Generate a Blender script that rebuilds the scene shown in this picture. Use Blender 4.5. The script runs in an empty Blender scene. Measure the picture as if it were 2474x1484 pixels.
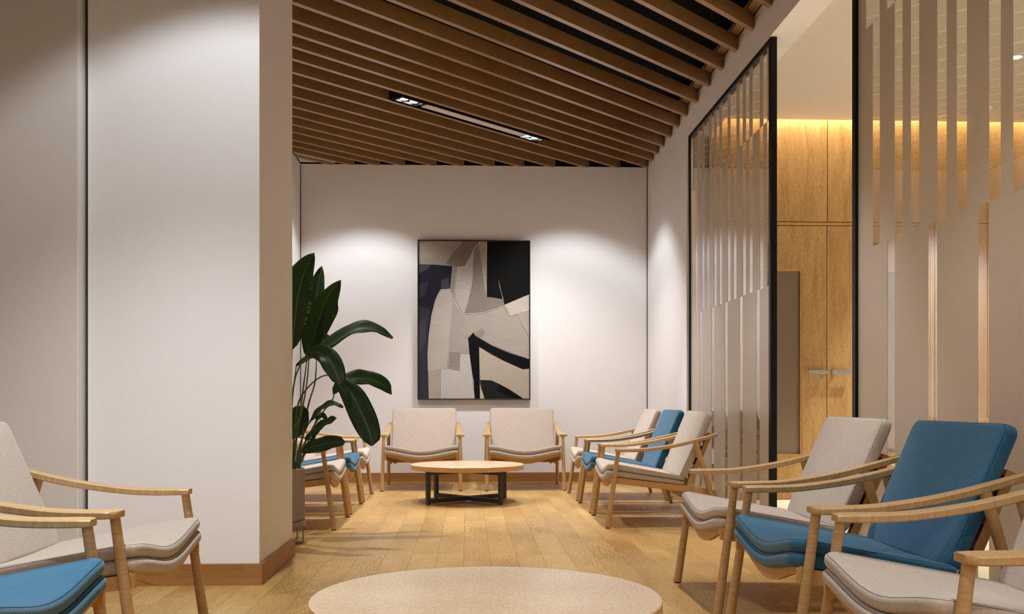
import bpy, bmesh, math, random
from mathutils import Vector, Matrix
random.seed(7)
S = bpy.context.scene
C = S.collection
PI = math.pi

# ------------------------------------------------------------------ materials
def new_mat(name):
    m = bpy.data.materials.new(name); m.use_nodes = True
    nt = m.node_tree
    for n in list(nt.nodes): nt.nodes.remove(n)
    out = nt.nodes.new('ShaderNodeOutputMaterial')
    return m, nt, out

def srgb(r, g, b):
    def f(c):
        c /= 255.0
        return c/12.92 if c <= 0.04045 else ((c+0.055)/1.055)**2.4
    return (f(r), f(g), f(b), 1)

class NB:
    """small helper to wire nodes"""
    def __init__(s, nt): s.nt = nt
    def n(s, t, **kw):
        x = s.nt.nodes.new(t)
        for k, v in kw.items(): setattr(x, k, v)
        return x
    def l(s, a, b): s.nt.links.new(a, b)
    def val(s, inp, v):
        if hasattr(v, 'is_linked') or hasattr(v, 'links'): s.l(v, inp)
        else: inp.default_value = v
    def math(s, op, a, b=0.0, c=0.0):
        x = s.n('ShaderNodeMath', operation=op)
        s.val(x.inputs[0], a); s.val(x.inputs[1], b); s.val(x.inputs[2], c)
        return x.outputs[0]
    def mix(s, f, a, b, blend='MIX'):
        x = s.n('ShaderNodeMix', data_type='RGBA', blend_type=blend)
        s.val(x.inputs[0], f); s.val(x.inputs[6], a); s.val(x.inputs[7], b)
        return x.outputs[2]
    def ramp(s, f, stops):
        x = s.n('ShaderNodeValToRGB'); e = x.color_ramp.elements
        while len(e) > 1: e.remove(e[-1])
        e[0].position, e[0].color = stops[0]
        for p, c in stops[1:]:
            k = e.new(p); k.color = c
        s.val(x.inputs[0], f); return x.outputs[0]
    def mapping(s, vec, scale=(1,1,1), rot=(0,0,0), loc=(0,0,0)):
        x = s.n('ShaderNodeMapping'); s.l(vec, x.inputs[0])
        x.inputs['Scale'].default_value = scale; x.inputs['Rotation'].default_value = rot
        x.inputs['Location'].default_value = loc
        return x.outputs[0]
    def noise(s, vec, scale, detail=3, rough=.5, dist=0.0):
        x = s.n('ShaderNodeTexNoise'); s.l(vec, x.inputs['Vector'])
        x.inputs['Scale'].default_value = scale; x.inputs['Detail'].default_value = detail
        x.inputs['Roughness'].default_value = rough; x.inputs['Distortion'].default_value = dist
        return x.outputs[0]
    def bump(s, h, strength=.2, dist=.002):
        x = s.n('ShaderNodeBump'); s.l(h, x.inputs['Height'])
        x.inputs['Strength'].default_value = strength; x.inputs['Distance'].default_value = dist
        return x.outputs[0]
    def bsdf(s, col, rough=.5, metal=0.0, normal=None, spec=.5, sheen=0.0, coat=0.0):
        x = s.n('ShaderNodeBsdfPrincipled')
        s.val(x.inputs['Base Color'], col); s.val(x.inputs['Roughness'], rough)
        x.inputs['Metallic'].default_value = metal
        x.inputs['Specular IOR Level'].default_value = spec
        x.inputs['Sheen Weight'].default_value = sheen
        x.inputs['Coat Weight'].default_value = coat
        if normal is not None: s.l(normal, x.inputs['Normal'])
        return x.outputs[0]

def objco(b): return b.n('ShaderNodeTexCoord').outputs['Object']

def paint_mat(name, col, rough=.6, var=.04, spec=.3):
    m, nt, out = new_mat(name); b = NB(nt)
    co = objco(b)
    nz = b.noise(co, 1.2, 2)
    fine = b.noise(co, 220, 2)
    c = b.mix(nz, col, tuple(x*(1-var) for x in col[:3])+(1,))
    nm = b.bump(fine, .05, .0006)
    b.l(b.bsdf(c, rough, normal=nm, spec=spec), out.inputs[0]); return m

def metal_mat(name, col, rough=.4, metal=0.6, spec=.5):
    m, nt, out = new_mat(name); b = NB(nt)
    nz = b.noise(objco(b), 60, 2)
    r = b.math('ADD', b.math('MULTIPLY', nz, .12), rough-.06)
    b.l(b.bsdf(col, r, metal, spec=spec), out.inputs[0]); return m

def wood_mat(name, c1, c2, scale, rough=.45, fine=1.0, bump=.12, spec=.4, lo=.42, hi=.78, rot=(0,0,0)):
    """scale: (x,y,z) noise scale in object space; the small one runs along the grain"""
    m, nt, out = new_mat(name); b = NB(nt)
    co = objco(b)
    if any(rot): co = b.mapping(co, rot=rot)
    v = b.mapping(co, scale)
    n1 = b.noise(v, 1.0, 4, .6, .4)
    v2 = b.mapping(co, tuple(x*5 for x in scale))
    n2 = b.noise(v2, 1.0, 3, .6)
    big = b.noise(co, 3.5, 2)
    f = b.math('ADD', b.math('MULTIPLY', n1, .65), b.math('MULTIPLY', n2, .35*fine))
    f = b.math('ADD', f, b.math('MULTIPLY', big, .25))
    c = b.ramp(f, [(lo, c1), (hi, c2)])
    nm = b.bump(n2, bump, .0008)
    b.l(b.bsdf(c, rough, normal=nm, spec=spec), out.inputs[0]); return m

def fabric_mat(name, light, dark, streak, rib=False):
    """woven cloth; UVs are in metres, side faces carry a coarser weave"""
    m, nt, out = new_mat(name); b = NB(nt)
    uv = b.n('ShaderNodeUVMap').outputs[0]
    sep = b.n('ShaderNodeSeparateXYZ'); b.l(uv, sep.inputs[0])
    k = 2*PI
    fu = 900.0 if not rib else 640.0
    fv = 900.0 if not rib else 520.0
    su = b.math('SINE', b.math('MULTIPLY', sep.outputs[0], k*fu/2))
    sv = b.math('SINE', b.math('MULTIPLY', sep.outputs[1], k*fv/2))
    if rib: w = b.math('ADD', b.math('MULTIPLY', sv, .8), b.math('MULTIPLY', b.math('MULTIPLY', su, sv), .2))
    else:   w = b.math('MULTIPLY', su, sv)
    w = b.math('MULTIPLY_ADD', w, .5, .5)
    st1 = b.noise(b.mapping(uv, (30, 230, 1)), 1.0, 3, .6)
    st2 = b.noise(b.mapping(uv, (210, 22, 1)), 1.0, 3, .6)
    st = b.math('ADD', b.math('MULTIPLY', st1, .5), b.math('MULTIPLY', st2, .5))
    col = b.mix(b.math('MULTIPLY_ADD', w, .5 if rib else .8, .3 if rib else .15), dark, light)
    col = b.mix(b.ramp(st, [(.40, (0,0,0,1)), (.60, (.8,.8,.8,1))]), col, streak)
    nm = b.bump(w, .35, .0009)
    b.l(b.bsdf(col, .92, normal=nm, spec=.15, sheen=.25), out.inputs[0]); return m

# floor : planks .152 wide running along Y, every board a slightly different oak
def floor_mat():
    m, nt, out = new_mat('oak_plank_floor'); b = NB(nt)
    geo = b.n('ShaderNodeNewGeometry'); co = geo.outputs['Position']
    sep = b.n('ShaderNodeSeparateXYZ'); b.l(co, sep.inputs[0])
    W, Ln = .152, .93
    xx = b.math('DIVIDE', b.math('ADD', sep.outputs[0], .0275+10*.152), W)
    row = b.math('FLOOR', xx); fx = b.math('SUBTRACT', xx, row)
    wn = b.n('ShaderNodeTexWhiteNoise', noise_dimensions='1D'); b.l(row, wn.inputs['W'])
    yy = b.math('ADD', b.math('DIVIDE', sep.outputs[1], Ln), b.math('MULTIPLY', wn.outputs[0], 7.3))
    seg = b.math('FLOOR', yy); fy = b.math('SUBTRACT', yy, seg)
    cmb = b.n('ShaderNodeCombineXYZ'); b.l(row, cmb.inputs[0]); b.l(seg, cmb.inputs[1])
    wn2 = b.n('ShaderNodeTexWhiteNoise', noise_dimensions='2D'); b.l(cmb.outputs[0], wn2.inputs['Vector'])
    rnd, rcol = wn2.outputs[0], wn2.outputs[1]
    # per board offset of the grain
    off = b.n('ShaderNodeVectorMath', operation='SCALE'); b.l(rcol, off.inputs[0]); off.inputs['Scale'].default_value = 37
    add = b.n('ShaderNodeVectorMath', operation='ADD'); b.l(co, add.inputs[0]); b.l(off.outputs[0], add.inputs[1])
    p = add.outputs[0]
    wn3 = b.n('ShaderNodeTexWhiteNoise', noise_dimensions='3D'); b.l(off.outputs[0], wn3.inputs['Vector'])
    warp = b.noise(b.mapping(p, (5, 1.6, 1)), 1.0, 2)
    wv = b.n('ShaderNodeTexWave', wave_type='RINGS', rings_direction='SPHERICAL')
    sw = b.n('ShaderNodeVectorMath', operation='SUBTRACT'); b.l(rcol, sw.inputs[0]); sw.inputs[1].default_value = (.5,.5,.5)
    lp = b.n('ShaderNodeCombineXYZ'); b.l(b.math('SUBTRACT', fx, .5), lp.inputs[0]); b.l(b.math('MULTIPLY', b.math('SUBTRACT', fy, .5), 1.6), lp.inputs[1])
    lq = b.n('ShaderNodeVectorMath', operation='ADD'); b.l(lp.outputs[0], lq.inputs[0]); b.l(sw.outputs[0], lq.inputs[1])
    b.l(b.mapping(lq.outputs[0], (1, .42, 1)), wv.inputs['Vector'])
    wv.inputs['Scale'].default_value = 5.0; wv.inputs['Distortion'].default_value = 6.0
    wv.inputs['Detail'].default_value = 3.0; wv.inputs['Detail Scale'].default_value = 1.2
    fine = b.noise(b.mapping(p, (190, 10, 1)), 1.0, 4, .65)
    pore = b.noise(b.mapping(p, (260, 34, 1)), 1.0, 2, .6)
    base = b.ramp(rnd, [(0, srgb(184,146,84)), (.3, srgb(198,160,98)), (.55, srgb(176,138,78)), (.8, srgb(206,170,110)), (1, srgb(166,124,64))])
    g = b.math('ADD', b.math('MULTIPLY', b.math('MULTIPLY', b.math('SUBTRACT', wv.outputs[1], .5), b.math('MULTIPLY', wn3.outputs[0], wn3.outputs[0])), .24), b.math('ADD', b.math('MULTIPLY', fine, .55), b.math('MULTIPLY', warp, .35)))
    dark = b.mix(1.0, base, srgb(218,203,180), 'MULTIPLY')
    lite = b.mix(.30, base, srgb(232,196,128))
    col = b.mix(b.ramp(g, [(.30, (0,0,0,1)), (.62, (1,1,1,1))]), dark, lite)
    spots = b.ramp(pore, [(.30, (1,1,1,1)), (.40, (0,0,0,1))])
    col = b.mix(b.math('MULTIPLY', spots, .35), col, srgb(120,84,48))
    # joints
    ex = b.math('MINIMUM', fx, b.math('SUBTRACT', 1.0, fx))
    ey = b.math('MINIMUM', fy, b.math('SUBTRACT', 1.0, fy))
    jx = b.math('LESS_THAN', ex, .009); jy = b.math('LESS_THAN', ey, .0013)
    j = b.math('MAXIMUM', jx, b.math('MULTIPLY', jy, .6))
    col = b.mix(b.math('MULTIPLY', j, .6), col, srgb(92,64,36))
    h = b.math('SUBTRACT', b.math('MULTIPLY', g, .5), b.math('MULTIPLY', j, 1.0))
    nm = b.bump(h, .10, .002)
    r = b.math('MULTIPLY_ADD', g, .12, .36)
    b.l(b.bsdf(col, r, normal=nm, spec=.38), out.inputs[0]); return m

def baseboard_mat():
    m, nt, out = new_mat('brown_plank_baseboard'); b = NB(nt)
    geo = b.n('ShaderNodeNewGeometry'); co = geo.outputs['Position']
    sep = b.n('ShaderNodeSeparateXYZ'); b.l(co, sep.inputs[0])
    row = b.math('FLOOR', b.math('DIVIDE', sep.outputs[2], .0335))
    al = b.math('ADD', b.math('ADD', sep.outputs[0], sep.outputs[1]), b.math('MULTIPLY', row, .217))
    seg = b.math('FLOOR', b.math('DIVIDE', al, .6))
    c2 = b.n('ShaderNodeCombineXYZ'); b.l(row, c2.inputs[0]); b.l(seg, c2.inputs[1])
    wn = b.n('ShaderNodeTexWhiteNoise', noise_dimensions='2D'); b.l(c2.outputs[0], wn.inputs['Vector'])
    nz = b.noise(b.mapping(co, (6, 6, 160)), 1.0, 4, .6)
    col = b.mix(nz, srgb(150,104,58), srgb(180,132,80))
    col = b.mix(b.math('MULTIPLY', wn.outputs[0], .35), col, srgb(112,70,32))
    fz = b.math('FRACT', b.math('DIVIDE', sep.outputs[2], .0335))
    j = b.math('LESS_THAN', fz, .035)
    col = b.mix(b.math('MULTIPLY', j, .5), col, srgb(190,140,88))
    b.l(b.bsdf(col, .5, spec=.3), out.inputs[0]); return m

def veneer_mat(name, c1, c2, rough=.5):
    m, nt, out = new_mat(name); b = NB(nt)
    co = b.n('ShaderNodeNewGeometry').outputs['Position']
    n1 = b.noise(b.mapping(co, (190, 190, 26)), 1.0, 4, .7)
    n2 = b.noise(b.mapping(co, (14, 14, 2.0)), 1.0, 3, .6, .5)
    f = b.math('ADD', b.math('MULTIPLY', n1, .6), b.math('MULTIPLY', n2, .4))
    c = b.ramp(f, [(.38, c1), (.62, c2)])
    b.l(b.bsdf(c, rough, spec=.3), out.inputs[0]); return m

def emit_mat(name, col, strength):
    m, nt, out = new_mat(name); b = NB(nt)
    e = b.n('ShaderNodeEmission'); e.inputs[0].default_value = col; e.inputs[1].default_value = strength
    b.l(e.outputs[0], out.inputs[0]); return m

def schlick(b, f0):
    lw = b.n('ShaderNodeLayerWeight'); lw.inputs[0].default_value = .5
    p = b.math('POWER', lw.outputs['Facing'], 5.0)
    return b.math('MULTIPLY_ADD', p, 1-f0, f0)

def glass_mat(name, f0):
    m, nt, out = new_mat(name); b = NB(nt)
    tr = b.n('ShaderNodeBsdfTransparent'); tr.inputs[0].default_value = (.97,.965,.95,1)
    gl = b.n('ShaderNodeBsdfGlossy'); gl.inputs['Roughness'].default_value = 0.0
    gl.inputs[0].default_value = (.95,.95,.95,1)
    mx = b.n('ShaderNodeMixShader'); b.l(schlick(b, f0), mx.inputs[0])
    b.l(tr.outputs[0], mx.inputs[1]); b.l(gl.outputs[0], mx.inputs[2]); b.l(mx.outputs[0], out.inputs[0])
    return m

def film_mat():
    m, nt, out = new_mat('frosted_film'); b = NB(nt)
    rf = b.n('ShaderNodeBsdfRefraction'); rf.inputs['IOR'].default_value = 1.0
    rf.inputs['IOR'].default_value = 1.08
    rf.inputs['Roughness'].default_value = .6; rf.inputs[0].default_value = (.92,.88,.83,1)
    tl = b.n('ShaderNodeBsdfTranslucent'); tl.inputs[0].default_value = (.98,.87,.74,1)
    df = b.n('ShaderNodeBsdfDiffuse'); df.inputs[0].default_value = (.82,.76,.70,1)
    gl = b.n('ShaderNodeBsdfGlossy'); gl.inputs['Roughness'].default_value = .25
    a = b.n('ShaderNodeMixShader'); a.inputs[0].default_value = .5
    b.l(tl.outputs[0], a.inputs[1]); b.l(df.outputs[0], a.inputs[2])
    c = b.n('ShaderNodeMixShader'); c.inputs[0].default_value = .7
    b.l(rf.outputs[0], c.inputs[1]); b.l(a.outputs[0], c.inputs[2])
    d = b.n('ShaderNodeMixShader'); b.l(schlick(b, .04), d.inputs[0])
    b.l(c.outputs[0], d.inputs[1]); b.l(gl.outputs[0], d.inputs[2]); b.l(d.outputs[0], out.inputs[0])
    return m

def leaf_mat():
    m, nt, out = new_mat('plant_leaf'); b = NB(nt)
    uv = b.n('ShaderNodeUVMap').outputs[0]
    sep = b.n('ShaderNodeSeparateXYZ'); b.l(uv, sep.inputs[0])
    veins = b.noise(b.mapping(uv, (2.5, 55, 1), (0,0,0)), 1.0, 3, .6)
    col = b.mix(veins, srgb(24,34,14), srgb(44,58,22))
    mid = b.math('LESS_THAN', b.math('ABSOLUTE', b.math('SUBTRACT', sep.outputs[0], .5)), .018)
    col = b.mix(b.math('MULTIPLY', mid, .6), col, srgb(120,140,70))
    tip = b.ramp(sep.outputs[1], [(.955, (0,0,0,1)), (.99, (1,1,1,1))])
    col = b.mix(b.math('MULTIPLY', tip, .8), col, srgb(165,125,35))
    p = b.bsdf(col, .5, spec=.22)
    tl = b.n('ShaderNodeBsdfTranslucent')
    b.l(b.mix(veins, srgb(92,135,10), srgb(128,172,20)), tl.inputs[0])
    mx = b.n('ShaderNodeMixShader'); mx.inputs[0].default_value = .30
    b.l(p, mx.inputs[1]); b.l(tl.outputs[0], mx.inputs[2]); b.l(mx.outputs[0], out.inputs[0]); return m

def pigment_mat(name, c, var=.12, rough=.6):
    m, nt, out = new_mat(name); b = NB(nt)
    co = objco(b)
    n1 = b.noise(b.mapping(co, (6, 6, 60)), 1.0, 4, .65, .6)
    n2 = b.noise(co, 5, 3)
    lo = tuple(x*(1-var) for x in c[:3])+(1,); hi = tuple(min(1, x*(1+var)) for x in c[:3])+(1,)
    f = b.math('ADD', b.math('MULTIPLY', n1, .55), b.math('MULTIPLY', n2, .45))
    col = b.ramp(f, [(.3, lo), (.7, hi)])
    nm = b.bump(n1, .25, .001)
    b.l(b.bsdf(col, rough, normal=nm, spec=.12), out.inputs[0]); return m

M = {}
M['white_wall'] = paint_mat('white_wall_paint', srgb(238,234,233), var=.02)
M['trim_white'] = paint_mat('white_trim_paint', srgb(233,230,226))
M['black_void'] = paint_mat('black_ceiling_paint', (.008,.008,.008,1), .9, spec=.1)
M['pale_soffit'] = paint_mat('pale_soffit_paint', srgb(214,228,228))
M['corridor_ceiling'] = paint_mat('corridor_ceiling_paint', srgb(222,214,202))
M['corridor_floor'] = paint_mat('corridor_floor_tile', srgb(226,218,200), .35)
M['left_wall'] = paint_mat('shade_toned_wall_paint', srgb(216,208,202))  # white wall darkened in colour, standing in for shade under grazing light
M['groove'] = paint_mat('shadow_gap_grey', srgb(70,66,62))
M['floor'] = floor_mat()
M['baseboard'] = baseboard_mat()
M['slat'] = wood_mat('brown_slat_wood', srgb(146,106,66), srgb(163,123,80), (5,5,5), .30, .4, .0, 1.0)
M['ledge'] = paint_mat('ledge_paint', srgb(178,150,118))
M['veneer'] = veneer_mat('corridor_veneer', srgb(158,120,70), srgb(194,158,106))
M['joint'] = paint_mat('dark_joint', srgb(70,45,22))
M['oak'] = wood_mat('light_oak', srgb(174,136,90), srgb(204,168,118), (70,70,12), .42)
M['oak_leg'] = wood_mat('light_oak_leg', srgb(172,132,86), srgb(202,164,114), (14,14,120), .42)
M['oak_board'] = wood_mat('light_oak_board', srgb(188,140,84), srgb(206,160,102), (90,90,10), .45)
M['table_oak'] = wood_mat('table_oak', srgb(184,152,118), srgb(224,202,172), (170,44,60), .30, 1.0, .08, .5, .46, .84, (0,0,.6))
M['table_edge'] = wood_mat('table_edge_oak', srgb(198,156,100), srgb(214,174,118), (40,40,60), .42)
M['grey_cloth'] = fabric_mat('grey_weave', srgb(224,212,199), srgb(150,133,119), srgb(180,162,147))
M['blue_cloth'] = fabric_mat('blue_rib', srgb(66,130,162), srgb(18,62,88), srgb(40,92,124), True)
M['grey_seam'] = paint_mat('grey_seam_thread', srgb(126,110,98))
M['blue_seam'] = paint_mat('blue_seam_thread', srgb(24,62,92))
M['dark_web'] = paint_mat('dark_webbing', srgb(38,30,26), .8)
M['glide'] = paint_mat('dark_foot_glide', srgb(40,34,30), .6)
M['table_metal'] = metal_mat('dark_grey_steel', srgb(74,72,74), .45, .35)
M['black_frame'] = metal_mat('black_aluminium', srgb(9,9,10), .4, .2, .3)
M['lum_black'] = metal_mat('black_luminaire_housing', srgb(12,12,13), .35, .2, .4)
M['lum_panel'] = paint_mat('pale_diffuser', srgb(214,204,196), .45)
M['lum_rim'] = metal_mat('bright_rim', srgb(80,80,80), .3, .8)
M['lamp'] = emit_mat('lamp_glow', (1,.97,.92,1), 5)
M['glass'] = glass_mat('clear_glass', .33)
M['glass_rear'] = glass_mat('clear_glass_rear', .01)
M['film'] = film_mat()
M['dark_glass'] = metal_mat('smoked_door_glass', srgb(128,112,94), .22, .0, .6)
M['steel'] = metal_mat('brushed_steel', srgb(190,190,186), .3, .9)
M['pot'] = paint_mat('taupe_pot', srgb(166,150,140), .6)
M['soil'] = paint_mat('soil', srgb(46,34,26), .95)
M['stand'] = metal_mat('grey_stand', srgb(140,132,130), .4, .4)
M['leaf'] = leaf_mat()
M['stem'] = paint_mat('plant_stem', srgb(72,84,44), .5, .2)
M['bronze'] = metal_mat('bronze_frame', srgb(58,46,30), .4, .5)
M['led'] = emit_mat('led_strip', (1,.72,.36,1), 3)

# ------------------------------------------------------------------ mesh helpers
def bm_box(bm, x0, x1, y0, y1, z0, z1, bev=0.0):
    r = bmesh.ops.create_cube(bm, size=1.0)
    for v in r['verts']:
        v.co = Vector(((x0+x1)/2+v.co.x*(x1-x0), (y0+y1)/2+v.co.y*(y1-y0), (z0+z1)/2+v.co.z*(z1-z0)))
    if bev > 0:
        es = list({e for v in r['verts'] for e in v.link_edges})
        bmesh.ops.bevel(bm, geom=es, offset=bev, segments=2, affect='EDGES', profile=.5)

def bm_loft(bm, rings, closed=True, cap=True):
    """rings: list of lists of Vector, same length"""
    R = [[bm.verts.new(p) for p in r] for r in rings]
    n = len(R[0])
    for a, b_ in zip(R[:-1], R[1:]):
        for i in range(n if closed else n-1):
            j = (i+1) % n
            bm.faces.new((a[i], a[j], b_[j], b_[i]))
    if cap and closed:
        bm.faces.new(list(reversed(R[0]))); bm.faces.new(R[-1])
    return R

def bm_cyl(bm, p0, p1, r0, r1, n=20, bev=0.0):
    p0, p1 = Vector(p0), Vector(p1); d = (p1-p0).normalized()
    a = d.orthogonal().normalized(); c = d.cross(a)
    def ring(p, r): return [p+(a*math.cos(t)+c*math.sin(t))*r for t in [2*PI*i/n for i in range(n)]]
    rs = []
    if bev: rs.append(ring(p0, r0-bev)); rs.append(ring(p0+d*bev, r0))
    else: rs.append(ring(p0, r0))
    if bev: rs.append(ring(p1-d*bev, r1)); rs.append(ring(p1, r1-bev))
    else: rs.append(ring(p1, r1))
    bm_loft(bm, rs)

def bm_tube(bm, pts, r, n=10, closed=False):
    pts = [Vector(p) for p in pts]; N = len(pts)
    rr = r if isinstance(r, (list, tuple)) else [r]*N
    rings = []; prev = None
    for i in range(N):
        if closed: t = pts[(i+1) % N]-pts[i-1]
        else: t = pts[min(i+1, N-1)]-pts[max(i-1, 0)]
        t.normalize()
        if prev is None: a = t.orthogonal().normalized()
        else:
            a = prev - t*prev.dot(t); a.normalize()
        prev = a; c = t.cross(a)
        rings.append([pts[i]+(a*math.cos(q)+c*math.sin(q))*rr[i] for q in [2*PI*k/n for k in range(n)]])
    if closed:
        R = [[bm.verts.new(p) for p in g] for g in rings]
        for i in range(N):
            A, B = R[i], R[(i+1) % N]
            for k in range(n): bm.faces.new((A[k], A[(k+1) % n], B[(k+1) % n], B[k]))
    else: bm_loft(bm, rings)

def smoothline(pts, n):
    """Catmull-Rom resample"""
    P = [Vector(p) for p in pts]; P = [P[0]*2-P[1]]+P+[P[-1]*2-P[-2]]
    out = []; seg = len(P)-3
    for i in range(n):
        f = i/(n-1)*seg; k = min(int(f), seg-1); t = f-k
        a, b_, c, d = P[k:k+4]
        out.append(.5*((2*b_)+(c-a)*t+(2*a-5*b_+4*c-d)*t*t+(3*b_-a-3*c+d)*t**3))
    return out

def mesh_of(name, bm, mats, smooth=False):
    bmesh.ops.recalc_face_normals(bm, faces=bm.faces)
    me = bpy.data.meshes.new(name); bm.to_mesh(me); bm.free()
    for m in (mats if isinstance(mats, (list, tuple)) else [mats]): me.materials.append(m)
    if smooth:
        me.polygons.foreach_set('use_smooth', [True]*len(me.polygons))
        try: me.set_sharp_from_angle(angle=math.radians(38))
        except Exception: pass
    return me

def obj(name, bm, mats, parent=None, smooth=False, loc=None):
    o = bpy.data.objects.new(name, mesh_of(name, bm, mats, smooth)); C.objects.link(o)
    if parent is not None: o.parent = parent
    if loc is not None: o.location = loc
    return o

def box(name, x0, x1, y0, y1, z0, z1, mat, parent=None, bev=0.0):
    bm = bmesh.new(); bm_box(bm, x0, x1, y0, y1, z0, z1, bev); return obj(name, bm, mat, parent)

def struct(o):
    o['kind'] = 'structure'; return o

def tag(o, label, cat, group=None):
    o['label'] = label; o['category'] = cat
    if group: o['group'] = group
    return o

def thing(name, label, cat, loc=(0,0,0), rz=0.0, group=None):
    o = bpy.data.objects.new(name, None); o.empty_display_size = .1; C.objects.link(o)
    o.location = loc; o.rotation_euler = (0,0,rz)
    return tag(o, label, cat, group)

def dup(root, loc, rz, label, group=None):
    def cp(o, par):
        c = o.copy(); C.objects.link(c); c.parent = par
        for k in o.children: cp(k, c)
        return c
    r = cp(root, None); r.location = loc; r.rotation_euler = (0,0,rz)
    r['label'] = label
    if group: r['group'] = group
    return r

def box_uv(me, side_axis, ks):
    """planar UVs in metres by dominant normal; faces facing side_axis get scale ks (coarser weave)"""
    uvl = me.uv_layers.new(name='UVMap')
    for p in me.polygons:
        n = p.normal; ax = max(range(3), key=lambda i: abs(n[i]))
        for li in p.loop_indices:
            c = me.vertices[me.loops[li].vertex_index].co
            if ax == 0: u, v = c.y, c.z
            elif ax == 1: u, v = c.x, c.z
            else: u, v = c.y, c.x
            k = ks if ax == side_axis else 1.0
            uvl.data[li].uv = (u*k, v*k)

# ------------------------------------------------------------------ room
XR, YB, XL = 2.0, 10.937, -1.85        # right wall, back wall, alcove left wall
ZS, ZV = 3.505, 3.78                    # underside of slats, black void
PX, PY0, PY1 = -1.022, 4.87, 5.77       # stub wall at the left

struct(box('floor', -4.2, XR+.1, -3.2, YB+.1, -.12, 0, M['floor']))
struct(box('floor_corridor', XR+.1, 6.4, -3.2, 9.2, -.12, -.001, M['corridor_floor']))
struct(box('wall_back', XL-.1, XR+.2, YB, YB+.12, 0, 3.512, M['white_wall']))
struct(box('wall_right', XR, XR+.2, 8.96, YB+.12, 0, 3.60, M['white_wall']))
struct(box('wall_header', XR, XR+.2, -3.2, 8.96, 3.32, 3.60, M['white_wall']))
struct(box('wall_alcove', XL-.12, XL, PY1, YB+.12, 0, 3.512, M['white_wall']))
struct(box('wall_stub', XL+.004, PX, PY0, PY1, 0, ZV, M['white_wall']))
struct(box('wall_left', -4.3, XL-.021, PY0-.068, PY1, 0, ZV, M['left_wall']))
struct(box('wall_return_lit', XL-.021, XL-.016, PY0-.068, PY1, 0, ZV, M['trim_white'], bev=.0))  # wall return in whiter paint, its bright lit look put into the colour
struct(box('wall_side', -4.3, -4.2, -3.2, PY0, 0, ZV, M['white_wall']))
struct(box('wall_rear', -4.3, 6.4, -3.3, -3.2, 0, ZV, M['white_wall']))
struct(box('trim_1', XL-.016, XL+.004, PY0+.02, PY1, 0, ZV, M['groove']))     # dark shadow gap beside the stub wall
struct(box('trim_2', XL, XL+.008, YB-.008, YB, .1, 3.5, M['groove']))
struct(box('trim_3', XR-.008, XR, YB-.008, YB, .1, 3.5, M['groove']))
struct(box('trim_4', XR-.075, XR, 2.2, YB-.02, 3.612, 3.65, M['ledge']))      # ledge the slat ends hang from
struct(box('ceiling', -4.3, XR+.2, -3.3, YB+.2, ZV, ZV+.1, M['black_void']))
struct(box('ceiling_edge_back', XL-.1, XR+.2, YB+.02, YB+.12, 3.512, ZV, M['black_void']))
struct(box('ceiling_edge_right', XR+.0, XR+.2, -3.2, YB, 3.602, ZV, M['black_void']))
bm = bmesh.new()
vs = [bm.verts.new(p) for p in [(XL, YB, 3.53), (XL, YB-.42, 3.53), (XL+.42, YB, 3.53), (XL, YB, 3.55), (XL, YB-.42, 3.55), (XL+.42, YB, 3.55)]]
for f in [(0,2,1),(3,4,5),(0,1,4,3),(1,2,5,4),(2,0,3,5)]: bm.faces.new([vs[i] for i in f])
struct(obj('ceiling_corner', bm, M['pale_soffit']))

# baseboards
BB, BT = .105, .015
struct(box('baseboard_back', XL, XR, YB-BT, YB, 0, BB, M['baseboard']))
struct(box('baseboard_right', XR-BT, XR, 8.96, YB-BT, 0, BB, M['baseboard']))
struct(box('baseboard_alcove', XL, XL+BT, PY1+BT, YB-BT, 0, BB, M['baseboard']))
bm = bmesh.new()
bm_box(bm, XL+.004, PX+BT, PY0-BT, PY0, 0, BB)
bm_box(bm, PX, PX+BT, PY0, PY1+BT, 0, BB)
struct(obj('baseboard_stub', bm, M['baseboard']))
struct(box('baseboard_left', -4.2, XL-.016, PY0-.068-BT, PY0-.068, 0, BB, M['baseboard']))

# ------------------------------------------------------------------ corridor behind the glass
CW, CZ = 8.87, 3.45
struct(box('ceiling_corridor', XR+.2, 6.4, -3.2, CW-.07, CZ, CZ+.06, M['corridor_ceiling']))
struct(box('ceiling_slot', XR+.2, 6.4, CW-.07, CW+.1, 3.70, 3.76, M['corridor_ceiling']))
struct(box('wall_corridor_end', 6.3, 6.4, -3.2, 9.0, 0, 3.7, M['white_wall']))
g = .0035
D0, D1, D2, DT = 2.325, 3.273, 4.236, 2.502       # door leaf joints and head
def wallpanel(name, x0, x1, z0, z1):
    return struct(box(name, x0+g/1, x1-g/1, CW, CW+.05, z0+g/1, z1-g/1, M['veneer']))
struct(box('wall_corridor', XR+.2, 6.4, CW+.03, CW+.12, 0, 3.76, M['joint']))
wallpanel('wall_corridor_panel', XR+.2, 3.279, 2.536, 3.72)
wallpanel('wall_corridor_panel', 3.279, 4.287, 2.536, 3.72)
wallpanel('wall_corridor_panel', 4.287, 6.35, 2.536, 3.72)
wallpanel('wall_corridor_panel', D2+.045, 6.35, 0, 2.536)
wallpanel('trim_5', XR+.2, D2+.045, DT, 2.536)
struct(box('trim_6', D2+.004, D2+.041, CW+.005, CW+.05, 0, DT, M['veneer']))
struct(box('wall_corridor_filler', XR+.2, D0-.003, CW, CW+.05, 0, DT-.002, M['veneer']))
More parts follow.
